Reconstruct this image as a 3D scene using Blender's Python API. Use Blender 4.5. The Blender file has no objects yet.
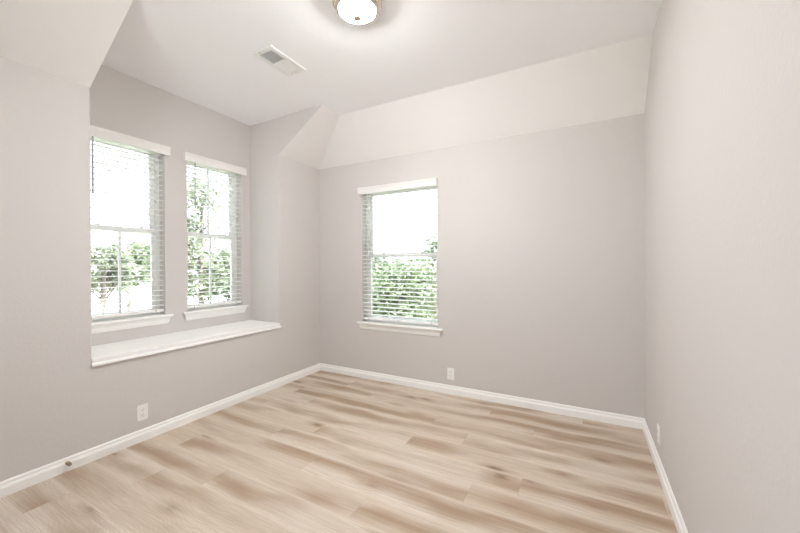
import bpy, bmesh, math, random
from mathutils import Vector, Matrix

random.seed(11)
SC = bpy.context.scene
COL = SC.collection

# ------------------------------------------------------------------ camera
cd = bpy.data.cameras.new('camera')
cam = bpy.data.objects.new('camera', cd)
COL.objects.link(cam)
R_ = Vector((0.88077709, 0.47352041, -0.0031845))
U_ = Vector((5.88568966e-04, 5.63027772e-03, 9.99983977e-01))
F_ = Vector((-0.47353076, 0.88076485, -0.00468032))
m = Matrix((R_, U_, -F_)).transposed().to_4x4()
m.translation = Vector((0, 0, 1.2766))
cam.matrix_world = m
cd.sensor_width = 36.0
cd.lens = 345.28 * 36.0 / 800.0
cd.clip_start = 0.02
cd.clip_end = 300
SC.camera = cam

# ------------------------------------------------------------------ sky and exposure
W = bpy.data.worlds.new('overcast_sky')
SC.world = W
W.use_nodes = True
bg = W.node_tree.nodes['Background']
bg.inputs['Color'].default_value = (0.82, 0.91, 1.0, 1)
bg.inputs['Strength'].default_value = 0.45
LAMP_STRENGTH = 50.0
sl = bpy.data.lights.new('sun', 'SUN')
sl.energy = 5.8
sl.angle = math.radians(3)
sl.color = (0.95, 0.98, 1.0)
so = bpy.data.objects.new('sun', sl)
COL.objects.link(so)
so.rotation_euler = (0, math.radians(32), 0)
SC.view_settings.view_transform = 'Standard'
SC.view_settings.look = 'None'
SC.view_settings.gamma = 1.0
SC.view_settings.use_curve_mapping = False
SC.view_settings.exposure = 2.80
SC.cycles.use_denoising = True
SC.cycles.max_bounces = 24
SC.cycles.diffuse_bounces = 16
SC.cycles.transparent_max_bounces = 32
SC.cycles.sample_clamp_indirect = 8.0

# ------------------------------------------------------------------ room measures (metres)
XL, XR, D, YR = -2.852, 0.401, 3.241, -1.1
ZP, ZC = 2.44, 2.836
S_BACK, S_LEFT = 0.362, 0.596
XB, Y1, Y2, ZB = -3.3035, 1.034, 2.609, 0.668
XO = XB - 0.20
WIN = {
    1: dict(a0=1.130, a1=1.722, z0=0.822, z1=2.325),
    2: dict(a0=1.916, a1=2.508, z0=0.822, z1=2.325),
    3: dict(a0=-2.232, a1=-1.308, z0=0.616, z1=2.135),
    4: dict(a0=-1.80, a1=0.10, z0=0.55, z1=2.20),  # added rear window, out of view, to brighten the room with daylight
}


# daylight portals: tell the renderer where the sky enters
def portal(name, loc, rot, w, h):
    l = bpy.data.lights.new(name, 'AREA')
    l.shape = 'RECTANGLE'
    l.size, l.size_y = w, h
    l.cycles.is_portal = True
    o = bpy.data.objects.new(name, l)
    COL.objects.link(o)
    o.location = loc
    o.rotation_euler = rot


for k, q in WIN.items():
    c = (q['a0'] + q['a1']) / 2
    zc = (q['z0'] + q['z1']) / 2
    w, h = q['a1'] - q['a0'], q['z1'] - q['z0']
    if k < 3:
        portal('daylight', (XO - 0.01, c, zc), (0, math.radians(-90), 0), h, w)
    elif k == 3:
        portal('daylight', (c, D + 0.21, zc), (math.radians(-90), 0, 0), w, h)
    else:
        portal('daylight', (c, YR - 0.16, zc), (math.radians(90), 0, 0), w, h)


# ------------------------------------------------------------------ materials
class NT:
    def __init__(s, name):
        s.m = bpy.data.materials.new(name)
        s.m.use_nodes = True
        s.t = s.m.node_tree
        s.n = s.t.nodes
        s.b = s.n['Principled BSDF']
        s.out = s.n['Material Output']

    def node(s, kind, **kw):
        n = s.n.new(kind)
        for k, v in kw.items():
            setattr(n, k, v)
        return n

    def link(s, a, b):
        s.t.links.new(a, b)

    def math(s, op, a, b=None, c=None):
        n = s.node('ShaderNodeMath', operation=op)
        for i, v in enumerate((a, b, c)):
            if v is None:
                continue
            if isinstance(v, (int, float)):
                n.inputs[i].default_value = v
            else:
                s.link(v, n.inputs[i])
        return n.outputs[0]

    def mix(s, fac, a, b, mode='MIX'):
        n = s.node('ShaderNodeMix', data_type='RGBA', blend_type=mode)
        for sock, v in ((n.inputs[0], fac), (n.inputs[6], a), (n.inputs[7], b)):
            if isinstance(v, (int, float)):
                sock.default_value = v
            elif isinstance(v, tuple):
                sock.default_value = (*v, 1)
            else:
                s.link(v, sock)
        return n.outputs[2]

    def smooth(s, v, a, b, lo=0.0, hi=1.0):
        n = s.node('ShaderNodeMapRange', interpolation_type='SMOOTHSTEP')
        s.link(v, n.inputs[0])
        for i, x in enumerate((a, b, lo, hi)):
            n.inputs[i + 1].default_value = x
        return n.outputs[0]


def plain(name, col, rough=0.5, metal=0.0, spec=0.5, bump=0.0, scale=60.0, vary=0.0):
    t = NT(name)
    t.b.inputs['Base Color'].default_value = (*col, 1)
    t.b.inputs['Roughness'].default_value = rough
    t.b.inputs['Metallic'].default_value = metal
    t.b.inputs['Specular IOR Level'].default_value = spec
    geo = t.node('ShaderNodeNewGeometry')
    nz = t.node('ShaderNodeTexNoise')
    nz.inputs['Scale'].default_value = scale
    nz.inputs['Detail'].default_value = 3.0
    t.link(geo.outputs['Position'], nz.inputs['Vector'])
    if vary:
        f = t.smooth(nz.outputs[0], 0.3, 0.7)
        c = t.mix(f, tuple(x * (1 - vary) for x in col), tuple(min(1, x * (1 + vary)) for x in col))
        t.link(c, t.b.inputs['Base Color'])
    if bump:
        bp = t.node('ShaderNodeBump')
        bp.inputs['Strength'].default_value = bump
        bp.inputs['Distance'].default_value = 0.004
        t.link(nz.outputs[0], bp.inputs['Height'])
        t.link(bp.outputs[0], t.b.inputs['Normal'])
    return t.m


M_WALL = plain('wall_paint', (0.635, 0.610, 0.594), 0.75, spec=0.25, bump=0.22, scale=55)
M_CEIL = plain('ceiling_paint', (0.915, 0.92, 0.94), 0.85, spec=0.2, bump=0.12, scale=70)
M_CEIL_DIMMED = plain('ceiling_paint_dimmed', (0.81, 0.79, 0.783), 0.85, spec=0.2, bump=0.12, scale=70)  # ceiling paint darkened in colour to offset excess light on the slopes
M_TRIM = plain('trim_paint', (0.92, 0.915, 0.90), 0.38, spec=0.4, bump=0.03, scale=20)
M_BLIND = plain('blind_white', (0.90, 0.895, 0.885), 0.45, spec=0.4, bump=0.02, scale=30)
M_VALANCE = plain('valance_white', (0.84, 0.83, 0.815), 0.45, spec=0.35, bump=0.02, scale=30)
M_VINYL = plain('window_vinyl', (0.86, 0.865, 0.87), 0.35, spec=0.45, bump=0.01, scale=20)
M_PLASTIC = plain('outlet_plastic', (0.86, 0.855, 0.84), 0.35, bump=0.01)
M_SLOT = plain('outlet_slot', (0.05, 0.05, 0.05), 0.6, bump=0.01)
M_CORD = plain('cord', (0.80, 0.80, 0.79), 0.7, bump=0.1, scale=300)
M_WAND = plain('wand_plastic', (0.42, 0.43, 0.44), 0.25, bump=0.01)
M_NICKEL = plain('brushed_nickel', (0.66, 0.58, 0.50), 0.24, metal=1.0, bump=0.02, scale=120)
M_FINIAL = plain('finial_bronze', (0.50, 0.34, 0.24), 0.5, metal=0.0, spec=0.2, bump=0.02)
M_BRASS = plain('stop_brass', (0.52, 0.40, 0.28), 0.4, metal=0.6, bump=0.03)
M_RUBBER = plain('stop_rubber', (0.30, 0.24, 0.19), 0.8, bump=0.05)
M_VENT = plain('vent_enamel', (0.84, 0.84, 0.83), 0.4, bump=0.02)
M_DUCT = plain('duct_grey', (0.55, 0.55, 0.56), 0.8, bump=0.02)
M_LAWN = plain('lawn', (0.12, 0.16, 0.08), 0.9, spec=0.1, bump=0.5, scale=6, vary=0.3)
M_ROAD = plain('concrete_road', (0.62, 0.61, 0.58), 0.9, spec=0.1, bump=0.2, scale=12, vary=0.06)
M_BARK = plain('bark', (0.15, 0.13, 0.11), 0.9, bump=0.6, scale=30, vary=0.25)


def leaf_mat(name, col):
    t = NT(name)
    geo = t.node('ShaderNodeNewGeometry')
    f = geo.outputs['Random Per Island']
    c = t.mix(f, tuple(x * 0.6 for x in col), tuple(min(1, x * 1.5) for x in col))
    t.link(c, t.b.inputs['Base Color'])
    t.b.inputs['Roughness'].default_value = 0.5
    tr = t.node('ShaderNodeBsdfTranslucent')
    t.link(c, tr.inputs['Color'])
    mx = t.node('ShaderNodeMixShader')
    mx.inputs[0].default_value = 0.35
    t.link(t.b.outputs[0], mx.inputs[1])
    t.link(tr.outputs[0], mx.inputs[2])
    t.link(mx.outputs[0], t.out.inputs['Surface'])
    return t.m


M_LEAF = leaf_mat('leaf_green', (0.135, 0.175, 0.095))
M_LEAF_PALE = leaf_mat('leaf_pale_green', (0.19, 0.215, 0.15))
M_LEAF_DARK = leaf_mat('leaf_deep_green', (0.10, 0.135, 0.085))


def glass_mat():
    t = NT('window_glass')
    tr = t.node('ShaderNodeBsdfTransparent')
    tr.inputs[0].default_value = (0.97, 0.97, 0.97, 1)
    gl = t.node('ShaderNodeBsdfGlossy')
    gl.inputs['Roughness'].default_value = 0.02
    fr = t.node('ShaderNodeFresnel')
    fr.inputs[0].default_value = 1.35
    mx = t.node('ShaderNodeMixShader')
    t.link(fr.outputs[0], mx.inputs[0])
    t.link(tr.outputs[0], mx.inputs[1])
    t.link(gl.outputs[0], mx.inputs[2])
    t.link(mx.outputs[0], t.out.inputs['Surface'])
    return t.m


M_GLASS = glass_mat()


def lamp_mat():
    t = NT('lit_frosted_glass')
    t.b.inputs['Base Color'].default_value = (0.9, 0.88, 0.85, 1)
    t.b.inputs['Roughness'].default_value = 0.3
    t.b.inputs['Emission Color'].default_value = (1.0, 0.99, 0.99, 1)
    t.b.inputs['Emission Strength'].default_value = LAMP_STRENGTH
    return t.m


M_LAMP = lamp_mat()


def floor_mat():
    t = NT('vinyl_plank')
    geo = t.node('ShaderNodeNewGeometry')
    sp = t.node('ShaderNodeSeparateXYZ')
    t.link(geo.outputs['Position'], sp.inputs[0])
    x, y = sp.outputs[0], sp.outputs[1]
    PW, PL = 0.19, 1.5
    yy = t.math('DIVIDE', t.math('SUBTRACT', y, 0.07), PW)
    row = t.math('FLOOR', yy)
    fy = t.math('SUBTRACT', yy, row)
    wr = t.node('ShaderNodeTexWhiteNoise', noise_dimensions='1D')
    t.link(row, wr.inputs['W'])
    xx = t.math('DIVIDE', t.math('ADD', x, t.math('MULTIPLY', wr.outputs[0], 7.0)), PL)
    colm = t.math('FLOOR', xx)
    fx = t.math('SUBTRACT', xx, colm)
    cv = t.node('ShaderNodeCombineXYZ')
    t.link(row, cv.inputs[0])
    t.link(colm, cv.inputs[1])
    wp = t.node('ShaderNodeTexWhiteNoise', noise_dimensions='2D')
    t.link(cv.outputs[0], wp.inputs['Vector'])
    pid = wp.outputs[0]
    off = t.math('MULTIPLY', pid, 37.0)

    def noise(sx, sy, detail, rough=0.5, dist=0.0, extra=0.0):
        c = t.node('ShaderNodeCombineXYZ')
        t.link(t.math('MULTIPLY', x, sx), c.inputs[0])
        t.link(t.math('MULTIPLY', y, sy), c.inputs[1])
        t.link(t.math('ADD', off, extra), c.inputs[2])
        n = t.node('ShaderNodeTexNoise')
        n.inputs['Scale'].default_value = 1.0
        n.inputs['Detail'].default_value = detail
        n.inputs['Roughness'].default_value = rough
        n.inputs['Distortion'].default_value = dist
        t.link(c.outputs[0], n.inputs['Vector'])
        return n.outputs[0]

    cloud = noise(1.0, 2.6, 3.0, 0.5, 0.3)
    wob = noise(1.1, 2.0, 2.0, 0.5, 0.2, 3.0)
    streak = noise(1.1, 46.0, 4.0, 0.6, 0.25, 5.0)
    fine = noise(6.0, 210.0, 3.0, 0.6, 0.1, 9.0)
    # growth rings follow a warped heart line along each plank
    d = t.math('ABSOLUTE', t.math('ADD', t.math('SUBTRACT', fy, 0.5), t.math('MULTIPLY', t.math('SUBTRACT', wob, 0.5), 1.6)))
    band = t.smooth(d, 0.05, 0.50, 1.0, 0.0)
    rings = t.math('SINE', t.math('ADD', t.math('MULTIPLY', d, 85.0), t.math('MULTIPLY', cloud, 60.0)))
    c = t.node('ShaderNodeCombineXYZ')
    t.link(t.math('MULTIPLY', x, 2.1), c.inputs[0])
    t.link(t.math('MULTIPLY', y, 5.3), c.inputs[1])
    t.link(off, c.inputs[2])
    vo = t.node('ShaderNodeTexVoronoi')
    vo.inputs['Scale'].default_value = 1.0
    t.link(c.outputs[0], vo.inputs['Vector'])
    kn = t.math('ADD', vo.outputs['Distance'], t.math('MULTIPLY', t.math('SUBTRACT', streak, 0.5), 0.30))
    halo = t.smooth(kn, 0.04, 0.36, 0.6, 0.0)
    knot = t.smooth(kn, 0.02, 0.14, 0.85, 0.0)
    light = (0.62, 0.525, 0.425)
    pale = (0.70, 0.62, 0.535)
    brown = (0.385, 0.270, 0.180)
    base = t.mix(pid, light, pale)
    f = t.math('MULTIPLY', band, t.smooth(cloud, 0.36, 0.62, 0.12, 0.92))
    f = t.math('ADD', f, t.math('MULTIPLY', t.math('SUBTRACT', streak, 0.5), 0.8))
    n_ = t.node('ShaderNodeClamp')
    t.link(f, n_.inputs[0])
    colr = t.mix(n_.outputs[0], base, brown)
    colr = t.mix(t.smooth(rings, 0.2, 1.0, 0.0, 0.13), colr, brown)
    colr = t.mix(halo, colr, (0.36, 0.24, 0.155))
    colr = t.mix(knot, colr, (0.20, 0.125, 0.08))
    colr = t.mix(t.smooth(fine, 0.35, 0.7, 0.0, 0.30), colr, (0.33, 0.24, 0.17))
    # seams
    ey = t.math('MULTIPLY', t.math('MINIMUM', fy, t.math('SUBTRACT', 1.0, fy)), PW)
    ex = t.math('MULTIPLY', t.math('MINIMUM', fx, t.math('SUBTRACT', 1.0, fx)), PL)
    e = t.math('MINIMUM', ex, ey)
    colr = t.mix(t.smooth(ey, 0.002, 0.012, 0.38, 0.0), colr, (0.72, 0.64, 0.55))
    seam = t.smooth(e, 0.0006, 0.0020, 0.30, 0.0)
    colr = t.mix(seam, colr, (0.30, 0.22, 0.16))
    t.link(colr, t.b.inputs['Base Color'])
    t.link(t.smooth(fine, 0.2, 0.8, 0.34, 0.46), t.b.inputs['Roughness'])
    t.b.inputs['Specular IOR Level'].default_value = 0.45
    bp = t.node('ShaderNodeBump')
    bp.inputs['Strength'].default_value = 0.12
    bp.inputs['Distance'].default_value = 0.001
    t.link(t.math('SUBTRACT', fine, t.math('MULTIPLY', seam, 2.0)), bp.inputs['Height'])
    t.link(bp.outputs[0], t.b.inputs['Normal'])
    return t.m


M_FLOOR = floor_mat()


# ------------------------------------------------------------------ mesh helpers
class MB:
    def __init__(s):
        s.v, s.f, s.mi = [], [], []

    def add(s, verts, faces, mi=0):
        o = len(s.v)
        s.v += [tuple(p) for p in verts]
        s.f += [tuple(i + o for i in f) for f in faces]
        s.mi += [mi] * len(faces)

    def box(s, x0, x1, y0, y1, z0, z1, mi=0):
        v = [(x, y, z) for x in (x0, x1) for y in (y0, y1) for z in (z0, z1)]
        s.add(v, [(0, 1, 3, 2), (4, 6, 7, 5), (0, 4, 5, 1), (2, 3, 7, 6), (0, 2, 6, 4), (1, 5, 7, 3)], mi)

    def prism(s, prof, fn, a, b, mi=0):
        """profile of (p, q) points swept from a to b; fn(p, q, t) gives the point"""
        n = len(prof)
        v = [fn(p, q, a) for p, q in prof] + [fn(p, q, b) for p, q in prof]
        f = [(i, (i + 1) % n, n + (i + 1) % n, n + i) for i in range(n)]
        f += [tuple(range(n)), tuple(range(2 * n - 1, n - 1, -1))]
        s.add(v, f, mi)

    def ring(s, x0, x1, z0, z1, y0, y1, l, r, b, t):
        s.box(x0, x0 + l, y0, y1, z0, z1)
        s.box(x1 - r, x1, y0, y1, z0, z1)
        s.box(x0 + l, x1 - r, y0, y1, z0, z0 + b)
        s.box(x0 + l, x1 - r, y0, y1, z1 - t, z1)

    def tube(s, pts, rads, n=10, cap=True):
        pts = [Vector(p) for p in pts]
        o = len(s.v)
        up = Vector((0, 0, 1))
        for i, p in enumerate(pts):
            d = (pts[min(i + 1, len(pts) - 1)] - pts[max(i - 1, 0)]).normalized()
            a = d.cross(up)
            if a.length < 1e-3:
                a = Vector((1, 0, 0))
            a.normalize()
            b = d.cross(a)
            r = rads[i] if isinstance(rads, (list, tuple)) else rads
            for k in range(n):
                an = 2 * math.pi * k / n
                s.v.append(tuple(p + a * (r * math.cos(an)) + b * (r * math.sin(an))))
        fs = []
        for i in range(len(pts) - 1):
            for k in range(n):
                k2 = (k + 1) % n
                fs.append((o + i * n + k, o + i * n + k2, o + (i + 1) * n + k2, o + (i + 1) * n + k))
        if cap:
            fs.append(tuple(o + k for k in range(n)))
            fs.append(tuple(o + (len(pts) - 1) * n + k for k in range(n)))
        s.f += fs
        s.mi += [0] * len(fs)

    def lathe(s, prof, n=48, axis='z'):
        """(radius, height) profile turned about z (or x)"""
        o = len(s.v)
        for r, h in prof:
            for k in range(n):
                a = 2 * math.pi * k / n
                c, d = r * math.cos(a), r * math.sin(a)
                s.v.append((c, d, h) if axis == 'z' else (h, c, d))
        for i in range(len(prof) - 1):
            for k in range(n):
                k2 = (k + 1) % n
                s.f.append((o + i * n + k, o + i * n + k2, o + (i + 1) * n + k2, o + (i + 1) * n + k))
                s.mi.append(0)
        for i in (0, len(prof) - 1):
            s.f.append(tuple(o + i * n + k for k in range(n)))
            s.mi.append(0)

    def build(s, name, mats, parent=None, bevel=0.0, smooth=False, seg=2, merge=True):
        me = bpy.data.meshes.new(name)
        me.from_pydata(s.v, [], s.f)
        for mm in (mats if isinstance(mats, (list, tuple)) else [mats]):
            me.materials.append(mm)
        for p, i in zip(me.polygons, s.mi):
            p.material_index = i
        if merge:
            bm = bmesh.new()
            bm.from_mesh(me)
            bmesh.ops.remove_doubles(bm, verts=bm.verts, dist=1e-5)
            bmesh.ops.recalc_face_normals(bm, faces=bm.faces)
            bm.to_mesh(me)
            bm.free()
        o = bpy.data.objects.new(name, me)
        COL.objects.link(o)
        if parent:
            o.parent = parent
        if bevel:
            b = o.modifiers.new('bevel', 'BEVEL')
            b.width = bevel
            b.segments = seg
            b.limit_method = 'ANGLE'
            b.angle_limit = math.radians(40)
        if smooth:
            for p in me.polygons:
                p.use_smooth = True
            try:
                me.set_sharp_from_angle(angle=math.radians(35))
            except Exception:
                pass
        return o


def tag(o, label=None, cat=None, group=None, kind=None):
    if label:
        o['label'] = label
    if cat:
        o['category'] = cat
    if group:
        o['group'] = group
    if kind:
        o['kind'] = kind
    return o


def empty(name, loc, rz=0.0, **kw):
    o = bpy.data.objects.new(name, None)
    COL.objects.link(o)
    o.location = loc
    o.rotation_euler = (0, 0, rz)
    o.empty_display_size = 0.1
    return tag(o, **kw)


def panel(mb, fn, us, vs, solid, d0, d1):
    """grid panel between depths d0 and d1; fn(u, v, d) gives the point; solid(i, j) says if a cell is filled"""
    nu, nv = len(us) - 1, len(vs) - 1
    ok = lambda i, j: 0 <= i < nu and 0 <= j < nv and solid(i, j)
    for i in range(nu):
        for j in range(nv):
            if not ok(i, j):
                continue
            a, b, c, e = us[i], us[i + 1], vs[j], vs[j + 1]
            for d in (d0, d1):
                mb.add([fn(a, c, d), fn(b, c, d), fn(b, e, d), fn(a, e, d)], [(0, 1, 2, 3)])
            for (di, dj, p, q) in ((-1, 0, (a, c), (a, e)), (1, 0, (b, c), (b, e)), (0, -1, (a, c), (b, c)), (0, 1, (a, e), (b, e))):
                if not ok(i + di, j + dj):
                    mb.add([fn(*p, d0), fn(*q, d0), fn(*q, d1), fn(*p, d1)], [(0, 1, 2, 3)])


def struct(o, label, cat):
    return tag(o, label, cat, kind='structure')


# ------------------------------------------------------------------ room shell
mb = MB()
mb.box(XO, XR + 0.15, YR - 0.15, D + 0.2, -0.2, 0)
struct(mb.build('floor', M_FLOOR), 'wood-look vinyl plank floor in pale oak and brown tones', 'floor')

mb = MB()
mb.box(XO, XR + 0.15, YR - 0.15, D + 0.2, ZC, ZC + 0.2)
struct(mb.build('ceiling', M_CEIL), 'flat white painted ceiling carrying the round light and the vent', 'ceiling')

# left wall: thick, with the window alcove cut into it
mb = MB()
us, vs = [YR - 0.15, Y1, Y2, D + 0.2], [0, ZB - 0.028, ZC]
panel(mb, lambda u, v, d: (d, u, v), us, vs, lambda i, j: not (i == 1 and j == 1), XO, XL)
struct(mb.build('wall_left', M_WALL, bevel=0.006, seg=3), 'greige wall with a window alcove cut into it', 'wall')

# alcove back wall with two windows
mb = MB()
q1, q2 = WIN[1], WIN[2]
us = [Y1, q1['a0'], q1['a1'], q2['a0'], q2['a1'], Y2]
vs = [ZB - 0.028, q1['z0'], q1['z1'], ZC]
panel(mb, lambda u, v, d: (d, u, v), us, vs, lambda i, j: not (i in (1, 3) and j == 1), XO, XB)
struct(mb.build('wall_alcove', M_WALL), 'recessed greige alcove wall around the twin windows', 'wall')

# back wall with one window
mb = MB()
q3 = WIN[3]
panel(mb, lambda u, v, d: (u, d, v), [XL, q3['a0'], q3['a1'], XR], [0, q3['z0'], q3['z1'], ZC],
      lambda i, j: not (i == 1 and j == 1), D, D + 0.2)
struct(mb.build('wall_back', M_WALL), 'greige wall with the single window', 'wall')

mb = MB()
mb.box(XR, XR + 0.15, YR - 0.15, D + 0.2, 0, ZC)
struct(mb.build('wall_right', M_WALL), 'plain long greige wall without windows', 'wall')
mb = MB()
q4 = WIN[4]  # opening for the added window, cut to let more daylight in
panel(mb, lambda u, v, d: (u, d, v), [XL, q4['a0'], q4['a1'], XR], [0, q4['z0'], q4['z1'], ZC],
      lambda i, j: not (i == 1 and j == 1), YR - 0.15, YR)
struct(mb.build('wall_rear', M_WALL), 'greige wall behind the viewpoint with an added, unseen daylight window', 'wall')

# sloped ceiling pieces (ceiling paint with the colour darkened against excess light, cut ends like the walls)
mb = MB()
A, B = (XL, D, ZP), (XR, D, ZP)
C_, E_ = (XR, D - S_BACK, ZC), (XL, D - S_BACK, ZC)
G, H = (XL, D, ZC), (XR, D, ZC)
mb.add([A, B, C_, E_, G, H], [(0, 1, 2, 3), (0, 4, 5, 1), (3, 2, 5, 4), (0, 3, 4), (1, 5, 2)])
struct(mb.build('ceiling_slope', M_CEIL_DIMMED), 'sloped white ceiling strip above the single-window wall', 'ceiling slope')

mb = MB()
A, B = (XL, Y2, ZP), (XL, D, ZP)
C_, E_ = (XL + S_LEFT, D - S_BACK, ZC), (XL + S_LEFT, Y2, ZC)
F2, G = (XL, Y2, ZC), (XL, D, ZC)
mb.add([A, B, C_, E_], [(0, 1, 2, 3)])
mb.add([A, E_, F2], [(0, 1, 2)], 1)
mb.add([A, B, C_, E_, F2, G], [(4, 3, 2, 5), (0, 4, 5, 1), (1, 5, 2)])
struct(mb.build('ceiling_slope', [M_CEIL_DIMMED, M_WALL]), 'small sloped ceiling wedge in the corner between the twin windows and the single window', 'ceiling slope')

mb = MB()
tri = [(XL, ZP), (XL + S_LEFT, ZC), (XL, ZC)]
mb.prism(tri, lambda p, q, t: (p, t, q), YR, Y1)
mb.mi[4] = 1
mb.mi[3] = 1
struct(mb.build('ceiling_slope', [M_CEIL_DIMMED, M_WALL]), 'large sloped ceiling piece above the near end of the alcove wall', 'ceiling slope')

# baseboards
BP = [(0, 0), (0.016, 0), (0.016, 0.050), (0.0135, 0.0535), (0.0135, 0.057), (0.0105, 0.059), (0.0085, 0.063), (0.0085, 0.071),
      (0.0075, 0.077), (0.0035, 0.084), (0, 0.084)]


def baseboard(name, fn, a, b, label):
    mb = MB()
    mb.prism(BP, fn, a, b)
    struct(mb.build(name, M_TRIM), label, 'baseboard')


baseboard('baseboard_left', lambda p, q, t: (XL + p, t, q), YR, D, 'white moulded baseboard below the window seat wall')
baseboard('baseboard_back', lambda p, q, t: (t, D - p, q), XL, XR, 'white moulded baseboard below the single window')
baseboard('baseboard_right', lambda p, q, t: (XR - p, t, q), YR, D, 'white moulded baseboard along the windowless wall')
baseboard('baseboard_rear', lambda p, q, t: (t, YR + p, q), XL, XR, 'white moulded baseboard behind the viewpoint')

# window seat ledge in the alcove
seat = empty('window_bench', (XL, Y1, ZB - 0.028), label='white painted window seat ledge below the twin windows', cat='window bench')
L = Y2 - Y1
mb = MB()
mb.box(XB - XL, 0.0, 0.0, L, 0, 0.028)
mb.box(0.0, 0.010, -0.002, L + 0.002, 0, 0.028)
mb.build('seat_board', M_TRIM, seat, bevel=0.006, seg=3)
mb = MB()
mb.prism([(0, 0), (0, -0.024), (0.016, -0.024), (0.020, -0.021), (0.021, -0.013), (0.018, -0.007), (0.013, -0.004), (0.010, 0.0)],
         lambda p, q, t: (p, t, q), -0.004, L + 0.008)
mb.build('edge_moulding', M_TRIM, seat, smooth=True)


# ------------------------------------------------------------------ windows
def window(n, q, loc, rz, label, upper_bar=False, lower_bar=True):
    w, h = q['a1'] - q['a0'], q['z1'] - q['z0']
    root = empty('window_%d' % n, loc, rz)
    struct(root, label, 'window')
    mid = h * 0.505
    mb = MB()
    mb.ring(0, w, 0, h, 0.09, 0.165, 0.022, 0.022, 0.03, 0.022)
    mb.build('frame', M_VINYL, root, bevel=0.002)

    def sash(z0, z1, y0, lock, bar=True):
        x0, x1 = 0.022, w - 0.022
        mb = MB()
        mb.ring(x0, x1, z0, z1, y0, y0 + 0.028, 0.036, 0.036, 0.042, 0.036)
        s = mb.build('sash', M_VINYL, root, bevel=0.002)
        mb = MB()
        mb.box(x0 + 0.034, x1 - 0.034, y0 + 0.012, y0 + 0.016, z0 + 0.04, z1 - 0.034)
        mb.build('pane', M_GLASS, s)
        if bar:
            mb = MB()
            mb.box(w / 2 - 0.009, w / 2 + 0.009, y0 + 0.006, y0 + 0.022, z0 + 0.041, z1 - 0.035)
            mb.build('muntin', M_VINYL, s, bevel=0.002)
        if lock:
            for lx in (w * 0.24, w * 0.76):
                mb = MB()
                mb.box(lx - 0.02, lx + 0.02, y0 + 0.002, y0 + 0.024, z1, z1 + 0.008)
                mb.box(lx - 0.006, lx + 0.018, y0 - 0.004, y0 + 0.012, z1 + 0.008, z1 + 0.016)
                mb.build('sash_lock', M_VINYL, s, bevel=0.002)

    sash(0.03, mid + 0.018, 0.098, True, lower_bar)
    sash(mid - 0.018, h - 0.022, 0.130, False, upper_bar)
    # stool with horns, and the apron under it
    mb = MB()
    e = 0.050
    out = [(-e, -0.036), (w + e, -0.036), (w + e, 0.0), (w, 0.0), (w, 0.09), (0, 0.09), (0, 0.0), (-e, 0.0)]
    mb.prism(out, lambda p, q2, t: (p, q2, t), 0.0, 0.020)
    mb.build('sill_board', M_TRIM, root, bevel=0.005, seg=3)
    mb = MB()
    # sloping-ended apron, moulded
    prof = [(0.0, 0.0), (-0.024, 0.0), (-0.022, -0.010), (-0.016, -0.018), (-0.015, -0.036), (-0.010, -0.054), (-0.006, -0.062), (0.0, -0.062)]
    va = [(-e * 0.75 + 1.0 * (0.024 + a) * 1.1, a, z) for a, z in prof]
    vb = [(w + e * 0.75 - 1.0 * (0.024 + a) * 1.1, a, z) for a, z in prof]
    k = len(prof)
    mb.add(va + vb, [(i, (i + 1) % k, k + (i + 1) % k, k + i) for i in range(k)] + [tuple(range(k)), tuple(range(2 * k - 1, k - 1, -1))])
    mb.build('apron', M_TRIM, root, smooth=True)
    return root


window(1, WIN[1], (XB, WIN[1]['a0'], WIN[1]['z0']), math.pi / 2, 'white single-hung alcove window, the one nearer the near end of the seat')
window(2, WIN[2], (XB, WIN[2]['a0'], WIN[2]['z0']), math.pi / 2, 'white single-hung alcove window beside the bright alcove side wall', True)
window(3, WIN[3], (WIN[3]['a0'], D, WIN[3]['z0']), 0.0, 'white single-hung window alone on the wall opposite', lower_bar=False)

window(4, WIN[4], (WIN[4]['a1'], YR, WIN[4]['z0']), math.pi, 'added, unseen window behind the viewpoint that lets in extra daylight')


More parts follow.
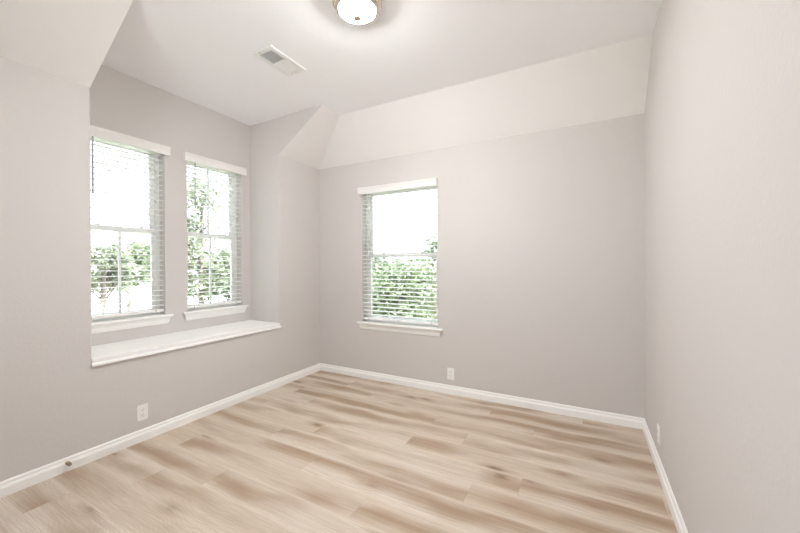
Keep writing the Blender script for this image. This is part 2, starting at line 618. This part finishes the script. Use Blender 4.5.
# ------------------------------------------------------------------ horizontal blinds
def blind(q, loc, rz, label, wand, wand_len, cords, tassel=None, bottom=0.045, v0=-0.035, v1=0.030, tilt=0.0008):
    w, h = q['a1'] - q['a0'], q['z1'] - q['z0']
    root = empty('window_blind', loc, rz, label=label, cat='blind', group='white slatted window blinds')
    yc = 0.040
    zt = h - 0.050
    mb = MB()
    mb.box(0.004, w - 0.004, 0.012, 0.066, zt, h - 0.002)
    mb.build('headrail', M_BLIND, root, bevel=0.002)
    # valance in front of the wall, with returns
    zv0, zv1 = h - 0.068, h + 0.008
    prof = [(-0.026, zv0), (-0.036, zv0), (-0.038, zv0 + 0.006), (-0.038, zv0 + 0.050), (-0.041, zv0 + 0.056), (-0.041, zv0 + 0.062),
            (-0.044, zv0 + 0.067), (-0.044, zv1), (-0.026, zv1)]
    mb = MB()
    mb.prism(prof, lambda p, z, t: (t, p, z), v0, w + v1)
    for a, b in ((v0, v0 + 0.010), (w + v1 - 0.010, w + v1)):
        mb.box(a, b, -0.0265, -0.001, zv0, zv1)
    mb.build('valance', M_VALANCE, root, bevel=0.0015)
    # slats
    zb = bottom + 0.040
    pitch = 0.0445
    n = int((zt - 0.012 - zb) / pitch)
    mb = MB()
    K = 4
    for i in range(n + 1):
        z = zb + 0.018 + i * pitch
        top = []
        for k in range(K + 1):
            s = -1 + 2 * k / K
            top.append((yc + 0.025 * s, z + tilt * s + 0.0028 * (1 - s * s)))
        prof = top + [(y, zz - 0.0034) for y, zz in reversed(top)]
        mb.prism(prof, lambda p, zz, t: (t, p, zz), 0.005, w - 0.005)
    mb.build('slats', M_BLIND, root, smooth=True)
    mb = MB()
    mb.box(0.005, w - 0.005, yc - 0.026, yc + 0.026, bottom, bottom + 0.024)
    br = mb.build('bottom_rail', M_BLIND, root, bevel=0.004, seg=3)
    for f in cords:
        x = w * f
        mb = MB()
        mb.lathe([(0.0055, 0), (0.0055, 0.003), (0.003, 0.005)], 14)
        bt = mb.build('rail_button', M_WAND, br, smooth=True)
        bt.location = (x, yc - 0.026, bottom + 0.012)
        bt.rotation_euler = (math.radians(90), 0, 0)
        mb = MB()
        for yy in (yc - 0.027, yc + 0.027):
            mb.tube([(x, yy, bottom + 0.02), (x, yy, zt)], 0.0011, 6)
        for i in range(n + 1):
            z = zb + 0.018 + i * pitch - 0.0032
            mb.tube([(x + 0.004, yc - 0.027, z), (x + 0.004, yc + 0.027, z)], 0.0006, 4)
        mb.build('ladder_cord', M_CORD, root)
    if wand is not None:
        mb = MB()
        mb.tube([(wand, -0.010, zt - 0.002), (wand, -0.010, zt - wand_len)], 0.0062, 6)
        mb.tube([(wand, -0.010, zt - wand_len), (wand, -0.010, zt - wand_len - 0.03)], [0.0062, 0.0075], 6)
        mb.tube([(wand, 0.014, zt + 0.01), (wand, -0.010, zt + 0.004), (wand, -0.010, zt - 0.012)], 0.002, 6)
        mb.build('tilt_wand', M_WAND, root)
    if tassel is not None:
        mb = MB()
        for dx in (-0.003, 0.003):
            mb.tube([(tassel + dx, 0.006, zt + 0.004), (tassel + dx * 2, 0.004, bottom + 0.19)], 0.0011, 6)
        lc = mb.build('lift_cord', M_CORD, root)
        for dx, dz in ((-0.008, 0.165), (0.012, 0.14)):
            mb = MB()
            mb.lathe([(0.002, 0.026), (0.004, 0.018), (0.0065, 0.002), (0.0055, 0.0)], 12)
            t = mb.build('tassel', M_WAND, lc, smooth=True)
            t.location = (tassel + dx, 0.006, bottom + dz)
    return root


blind(WIN[1], (XB, WIN[1]['a0'], WIN[1]['z0']), math.pi / 2,
      'white slatted blind, bright and blown out, nearer the near end of the window seat', 0.078, 0.42, (0.12, 0.88))
blind(WIN[2], (XB, WIN[2]['a0'], WIN[2]['z0']), math.pi / 2,
      'white slatted blind with a hanging grey wand beside the alcove side wall', 0.072, 0.42, (0.12, 0.88))
blind(WIN[3], (WIN[3]['a0'], D, WIN[3]['z0']), 0.0,
      'wide white slatted blind in the single window with green trees behind', None, 0, (0.09, 0.5, 0.91), 0.80, v0=-0.030, v1=0.0, tilt=0.0025)


# ------------------------------------------------------------------ ceiling light
lx, ly = -1.185, 1.682
lt = empty('ceiling_light', (lx, ly, ZC), label='round flush ceiling light with lit frosted dome and nickel rim', cat='ceiling light')
mb = MB()
mb.lathe([(0.142, 0.0), (0.145, -0.004), (0.145, -0.020), (0.141, -0.027), (0.134, -0.030), (0.132, -0.042), (0.126, -0.056), (0.118, -0.062), (0.109, -0.062), (0.107, -0.048), (0.105, 0.0)], 64)
mb.build('rim', M_NICKEL, lt, smooth=True)
mb = MB()
pr = []
for k in range(13):
    a = math.pi / 2 * k / 12
    pr.append((max(0.004, 0.1075 * math.cos(a)), -0.057 - 0.034 * math.sin(a)))
mb.lathe(pr, 56)
mb.build('glass_dome', M_LAMP, lt, smooth=True)
mb = MB()
mb.lathe([(0.008, -0.086), (0.008, -0.101), (0.022, -0.103), (0.023, -0.108), (0.019, -0.111), (0.006, -0.112), (0.002, -0.114)], 28)
mb.build('finial', M_FINIAL, lt, smooth=True)

# ------------------------------------------------------------------ ceiling vent (two-way register)
vx0, vx1, vy0, vy1 = -2.160, -1.958, 1.722, 2.076
vt = empty('ceiling_vent', ((vx0 + vx1) / 2, (vy0 + vy1) / 2, ZC), label='white two-bank air vent in the ceiling', cat='vent')
hw, hl = (vx1 - vx0) / 2, (vy1 - vy0) / 2
mb = MB()
iw, il = 0.066, 0.138
fl = [(hw, 0.0), (hw, -0.003), (hw - 0.008, -0.008), (iw, -0.008), (iw, 0.0)]
o_, i_ = (hw, hl), (iw, il)
for z0, z1, (ax, ay), (bx_, by_) in ((0, -0.006, o_, o_), (-0.006, -0.009, o_, (hw - 0.010, hl - 0.010)),
                                    (-0.009, -0.009, (hw - 0.010, hl - 0.010), i_), (-0.009, 0.0, i_, i_), (0, 0, i_, o_)):
    P0 = [(-ax, -ay, z0), (ax, -ay, z0), (ax, ay, z0), (-ax, ay, z0)]
    P1 = [(-bx_, -by_, z1), (bx_, -by_, z1), (bx_, by_, z1), (-bx_, by_, z1)]
    mb.add(P0 + P1, [(k, (k + 1) % 4, 4 + (k + 1) % 4, 4 + k) for k in range(4)])
mb.box(-iw, iw, -0.006, 0.006, -0.009, -0.001)
mb.build('frame', M_VENT, vt)
mb = MB()
mb.box(-iw, iw, -il, il, -0.0008, -0.0002)
mb.build('backing', M_DUCT, vt)
for sgn, yA, yB in ((1, -il, -0.006), (-1, 0.006, il)):
    mb = MB()
    n = 11
    for k in range(n):
        yc = yA + (k + 0.5) * (yB - yA) / n
        dy, dz = (0.0052, 0.0036)[0] * sgn * (1.0 if sgn > 0 else 0.82), 0.0036
        mb.prism([(yc - dy, -0.0045 - dz), (yc - dy * 0.9, -0.0052 - dz), (yc + dy, -0.0062 + dz), (yc + dy, -0.0040 + dz)],
                 lambda p, z, t: (t, p, z), -iw, iw)
    mb.build('louvre_bank', M_VENT, vt)
mb = MB()
mb.box(0.010, 0.016, il + 0.003, il + 0.009, -0.026, -0.008)
mb.build('damper_lever', M_VENT, vt)
for yy in (-hl + 0.018, hl - 0.018):
    mb = MB()
    mb.lathe([(0.0045, -0.0088), (0.0045, -0.0100), (0.002, -0.0106)], 12)
    s = mb.build('screw', M_WAND, vt, smooth=True)
    s.location = (-0.035, yy, 0)


# ------------------------------------------------------------------ wall outlets
def outlet(loc, rz, label):
    """local: X across, Y into the wall, Z up; origin at plate centre on the wall face"""
    root = empty('wall_outlet', loc, rz, label=label, cat='outlet', group='white duplex wall outlets')
    mb = MB()
    mb.box(-0.035, 0.035, -0.006, 0.0, -0.057, 0.057)
    mb.build('cover_plate', M_PLASTIC, root, bevel=0.003, seg=3)
    for zc in (-0.0195, 0.0195):
        mb = MB()
        pr = []
        for k in range(28):
            a = 2 * math.pi * k / 28
            pr.append((0.0172 * math.cos(a), zc + max(-0.0142, min(0.0142, 0.0172 * math.sin(a)))))
        mb.prism(pr, lambda p, z, t: (p, t, z), -0.0075, -0.0055)
        r = mb.build('receptacle', M_PLASTIC, root)
        for x, hh in ((-0.0063, 0.0042), (0.0063, 0.0034)):
            mb = MB()
            mb.box(x - 0.0013, x + 0.0013, -0.0079, -0.0074, zc + 0.003 - hh, zc + 0.003 + hh)
            mb.build('slot', M_SLOT, r)
        mb = MB()
        mb.prism([(0.0026 * math.cos(2 * math.pi * k / 12), zc - 0.0085 + 0.0026 * math.sin(2 * math.pi * k / 12)) for k in range(12)],
                 lambda p, z, t: (p, t, z), -0.0079, -0.0074)
        mb.build('ground_hole', M_SLOT, r)
    mb = MB()
    mb.prism([(0.0032 * math.cos(2 * math.pi * k / 14), 0.0032 * math.sin(2 * math.pi * k / 14)) for k in range(14)],
             lambda p, z, t: (p, t, z), -0.0072, -0.0058)
    mb.build('screw', M_PLASTIC, root)


outlet((XL, 1.324, 0.206), math.pi / 2, 'white wall outlet below the window seat')
outlet((-1.176, D, 0.197), 0.0, 'white wall outlet to the side below the single window')
outlet((XR, 2.635, 0.222), -math.pi / 2, 'white wall outlet seen edge-on near the corner of the windowless wall')

# ------------------------------------------------------------------ door stop on the baseboard
ds = empty('door_stop', (XL + 0.0125, 0.905, 0.052), label='small brown door stop fixed to the baseboard', cat='door stop')
mb = MB()
mb.lathe([(0.012, 0.0), (0.012, 0.003), (0.008, 0.006), (0.0065, 0.012), (0.0065, 0.026)], 20, axis='x')
mb.build('stem', M_BRASS, ds, smooth=True)
mb = MB()
mb.lathe([(0.0085, 0.024), (0.0105, 0.026), (0.0105, 0.036), (0.008, 0.040)], 20, axis='x')
mb.build('bumper', M_RUBBER, ds, smooth=True)

# ------------------------------------------------------------------ outdoors
GZ = -3.0
mb = MB()
mb.box(-90, 60, -60, 90, GZ - 0.3, GZ)
struct(mb.build('ground', M_ROAD), 'pale concrete paving outside far below the windows', 'ground')  # stretch behind the room is unseen, made pale to bounce light onto the ceiling
mb = MB()
mb.box(-21, -3.6, -40, 60, GZ, GZ + 0.04)
mb.box(-3.6, 30, 3.6, 60, GZ, GZ + 0.04)
struct(mb.build('lawn', M_LAWN), 'green lawn below the windows, under the nearer trees', 'lawn')


def tree(loc, height, crown_r, crown_z0, n, leaf, mat, label, trunk_r=0.12, clumps=14, seed=0):
    rnd = random.Random(seed)
    g = lambda: max(-1.6, min(1.6, rnd.gauss(0, 1)))
    root = empty('tree', loc, rnd.uniform(0, 6), label=label, cat='tree', group='trees outside the windows')
    mb = MB()
    zc = (crown_z0 + height) / 2
    hz = (height - crown_z0) / 2
    mb.tube([(0, 0, 0), (0.03, 0.02, crown_z0 * 0.5), (0, 0.04, crown_z0), (0.05, 0, zc), (0, 0, height * 0.9)],
            [trunk_r * 1.3, trunk_r, trunk_r * 0.9, trunk_r * 0.6, trunk_r * 0.2], 9)
    cs = []
    for k in range(clumps):
        a = rnd.uniform(0, 2 * math.pi)
        e = rnd.uniform(-0.8, 0.9)
        rr = math.sqrt(max(0, 1 - e * e)) * rnd.uniform(0.45, 0.8)
        c = Vector((crown_r * rr * math.cos(a), crown_r * rr * math.sin(a), zc + hz * e * 0.75))
        cs.append(c)
        b0 = Vector((0, 0.02, max(crown_z0 * 0.8, c.z - 0.9 * crown_r * rr - 0.2)))
        mb.tube([b0, (b0 + c) / 2 + Vector((0, 0, 0.1)), c], [trunk_r * 0.4, trunk_r * 0.25, trunk_r * 0.08], 6)
    mb.build('trunk', M_BARK, root, smooth=True)
    mb = MB()
    for i in range(n):
        c = cs[i % clumps]
        d = Vector((g(), g(), 0.8 * g())) * (crown_r * 0.22)
        p = c + d
        t = Vector((rnd.gauss(0, 1), rnd.gauss(0, 1), rnd.gauss(0, 0.6))).normalized()
        u = t.cross(Vector((rnd.gauss(0, 1), rnd.gauss(0, 1), rnd.gauss(0, 1)))).normalized()
        l = leaf * rnd.uniform(0.7, 1.3)
        nn = t.cross(u) * (l * 0.12)
        mb.add([p - t * l, p - u * (l * 0.42) + nn, p + t * l, p + u * (l * 0.42) + nn], [(0, 1, 2), (0, 2, 3)])
    mb.build('foliage', mat, root, merge=False)
    return root


tree((-5.0, 9.6, GZ), 4.75, 1.75, 0.3, 13000, 0.085, M_LEAF, 'bushy green tree filling the single window', seed=2, clumps=26)
tree((-9.4, 14.6, GZ), 5.0, 2.0, 0.4, 6500, 0.13, M_LEAF_DARK, 'deep green tree at the far side of the single window', seed=1)
tree((-4.9, 14.2, GZ), 6.2, 1.7, 0.7, 5000, 0.12, M_LEAF, 'taller green tree rising behind the right edge of the single window', seed=3)
tree((-28.9, 11.1, GZ), 6.1, 2.0, 1.6, 3600, 0.18, M_LEAF_PALE, 'pale green tree beyond the paving, leftmost in the twin windows', 0.2, seed=4)
tree((-33.9, 14.9, GZ), 6.5, 2.1, 1.9, 3600, 0.20, M_LEAF, 'green street tree with visible trunk seen through the nearer twin window', 0.2, seed=5)
tree((-39.4, 19.6, GZ), 7.0, 2.5, 1.7, 3600, 0.22, M_LEAF_PALE, 'pale green tree farthest across the street behind the twin windows', 0.2, seed=6)
tree((-11.9, 7.4, GZ), 7.6, 1.6, 2.6, 2000, 0.12, M_LEAF_PALE, 'tall thin-leaved tree rising above the rail of the second twin window', seed=7)
tree((-16.0, 11.4, GZ), 5.0, 1.7, 2.2, 3400, 0.13, M_LEAF_DARK, 'low dark green tree behind the second twin window', seed=8)
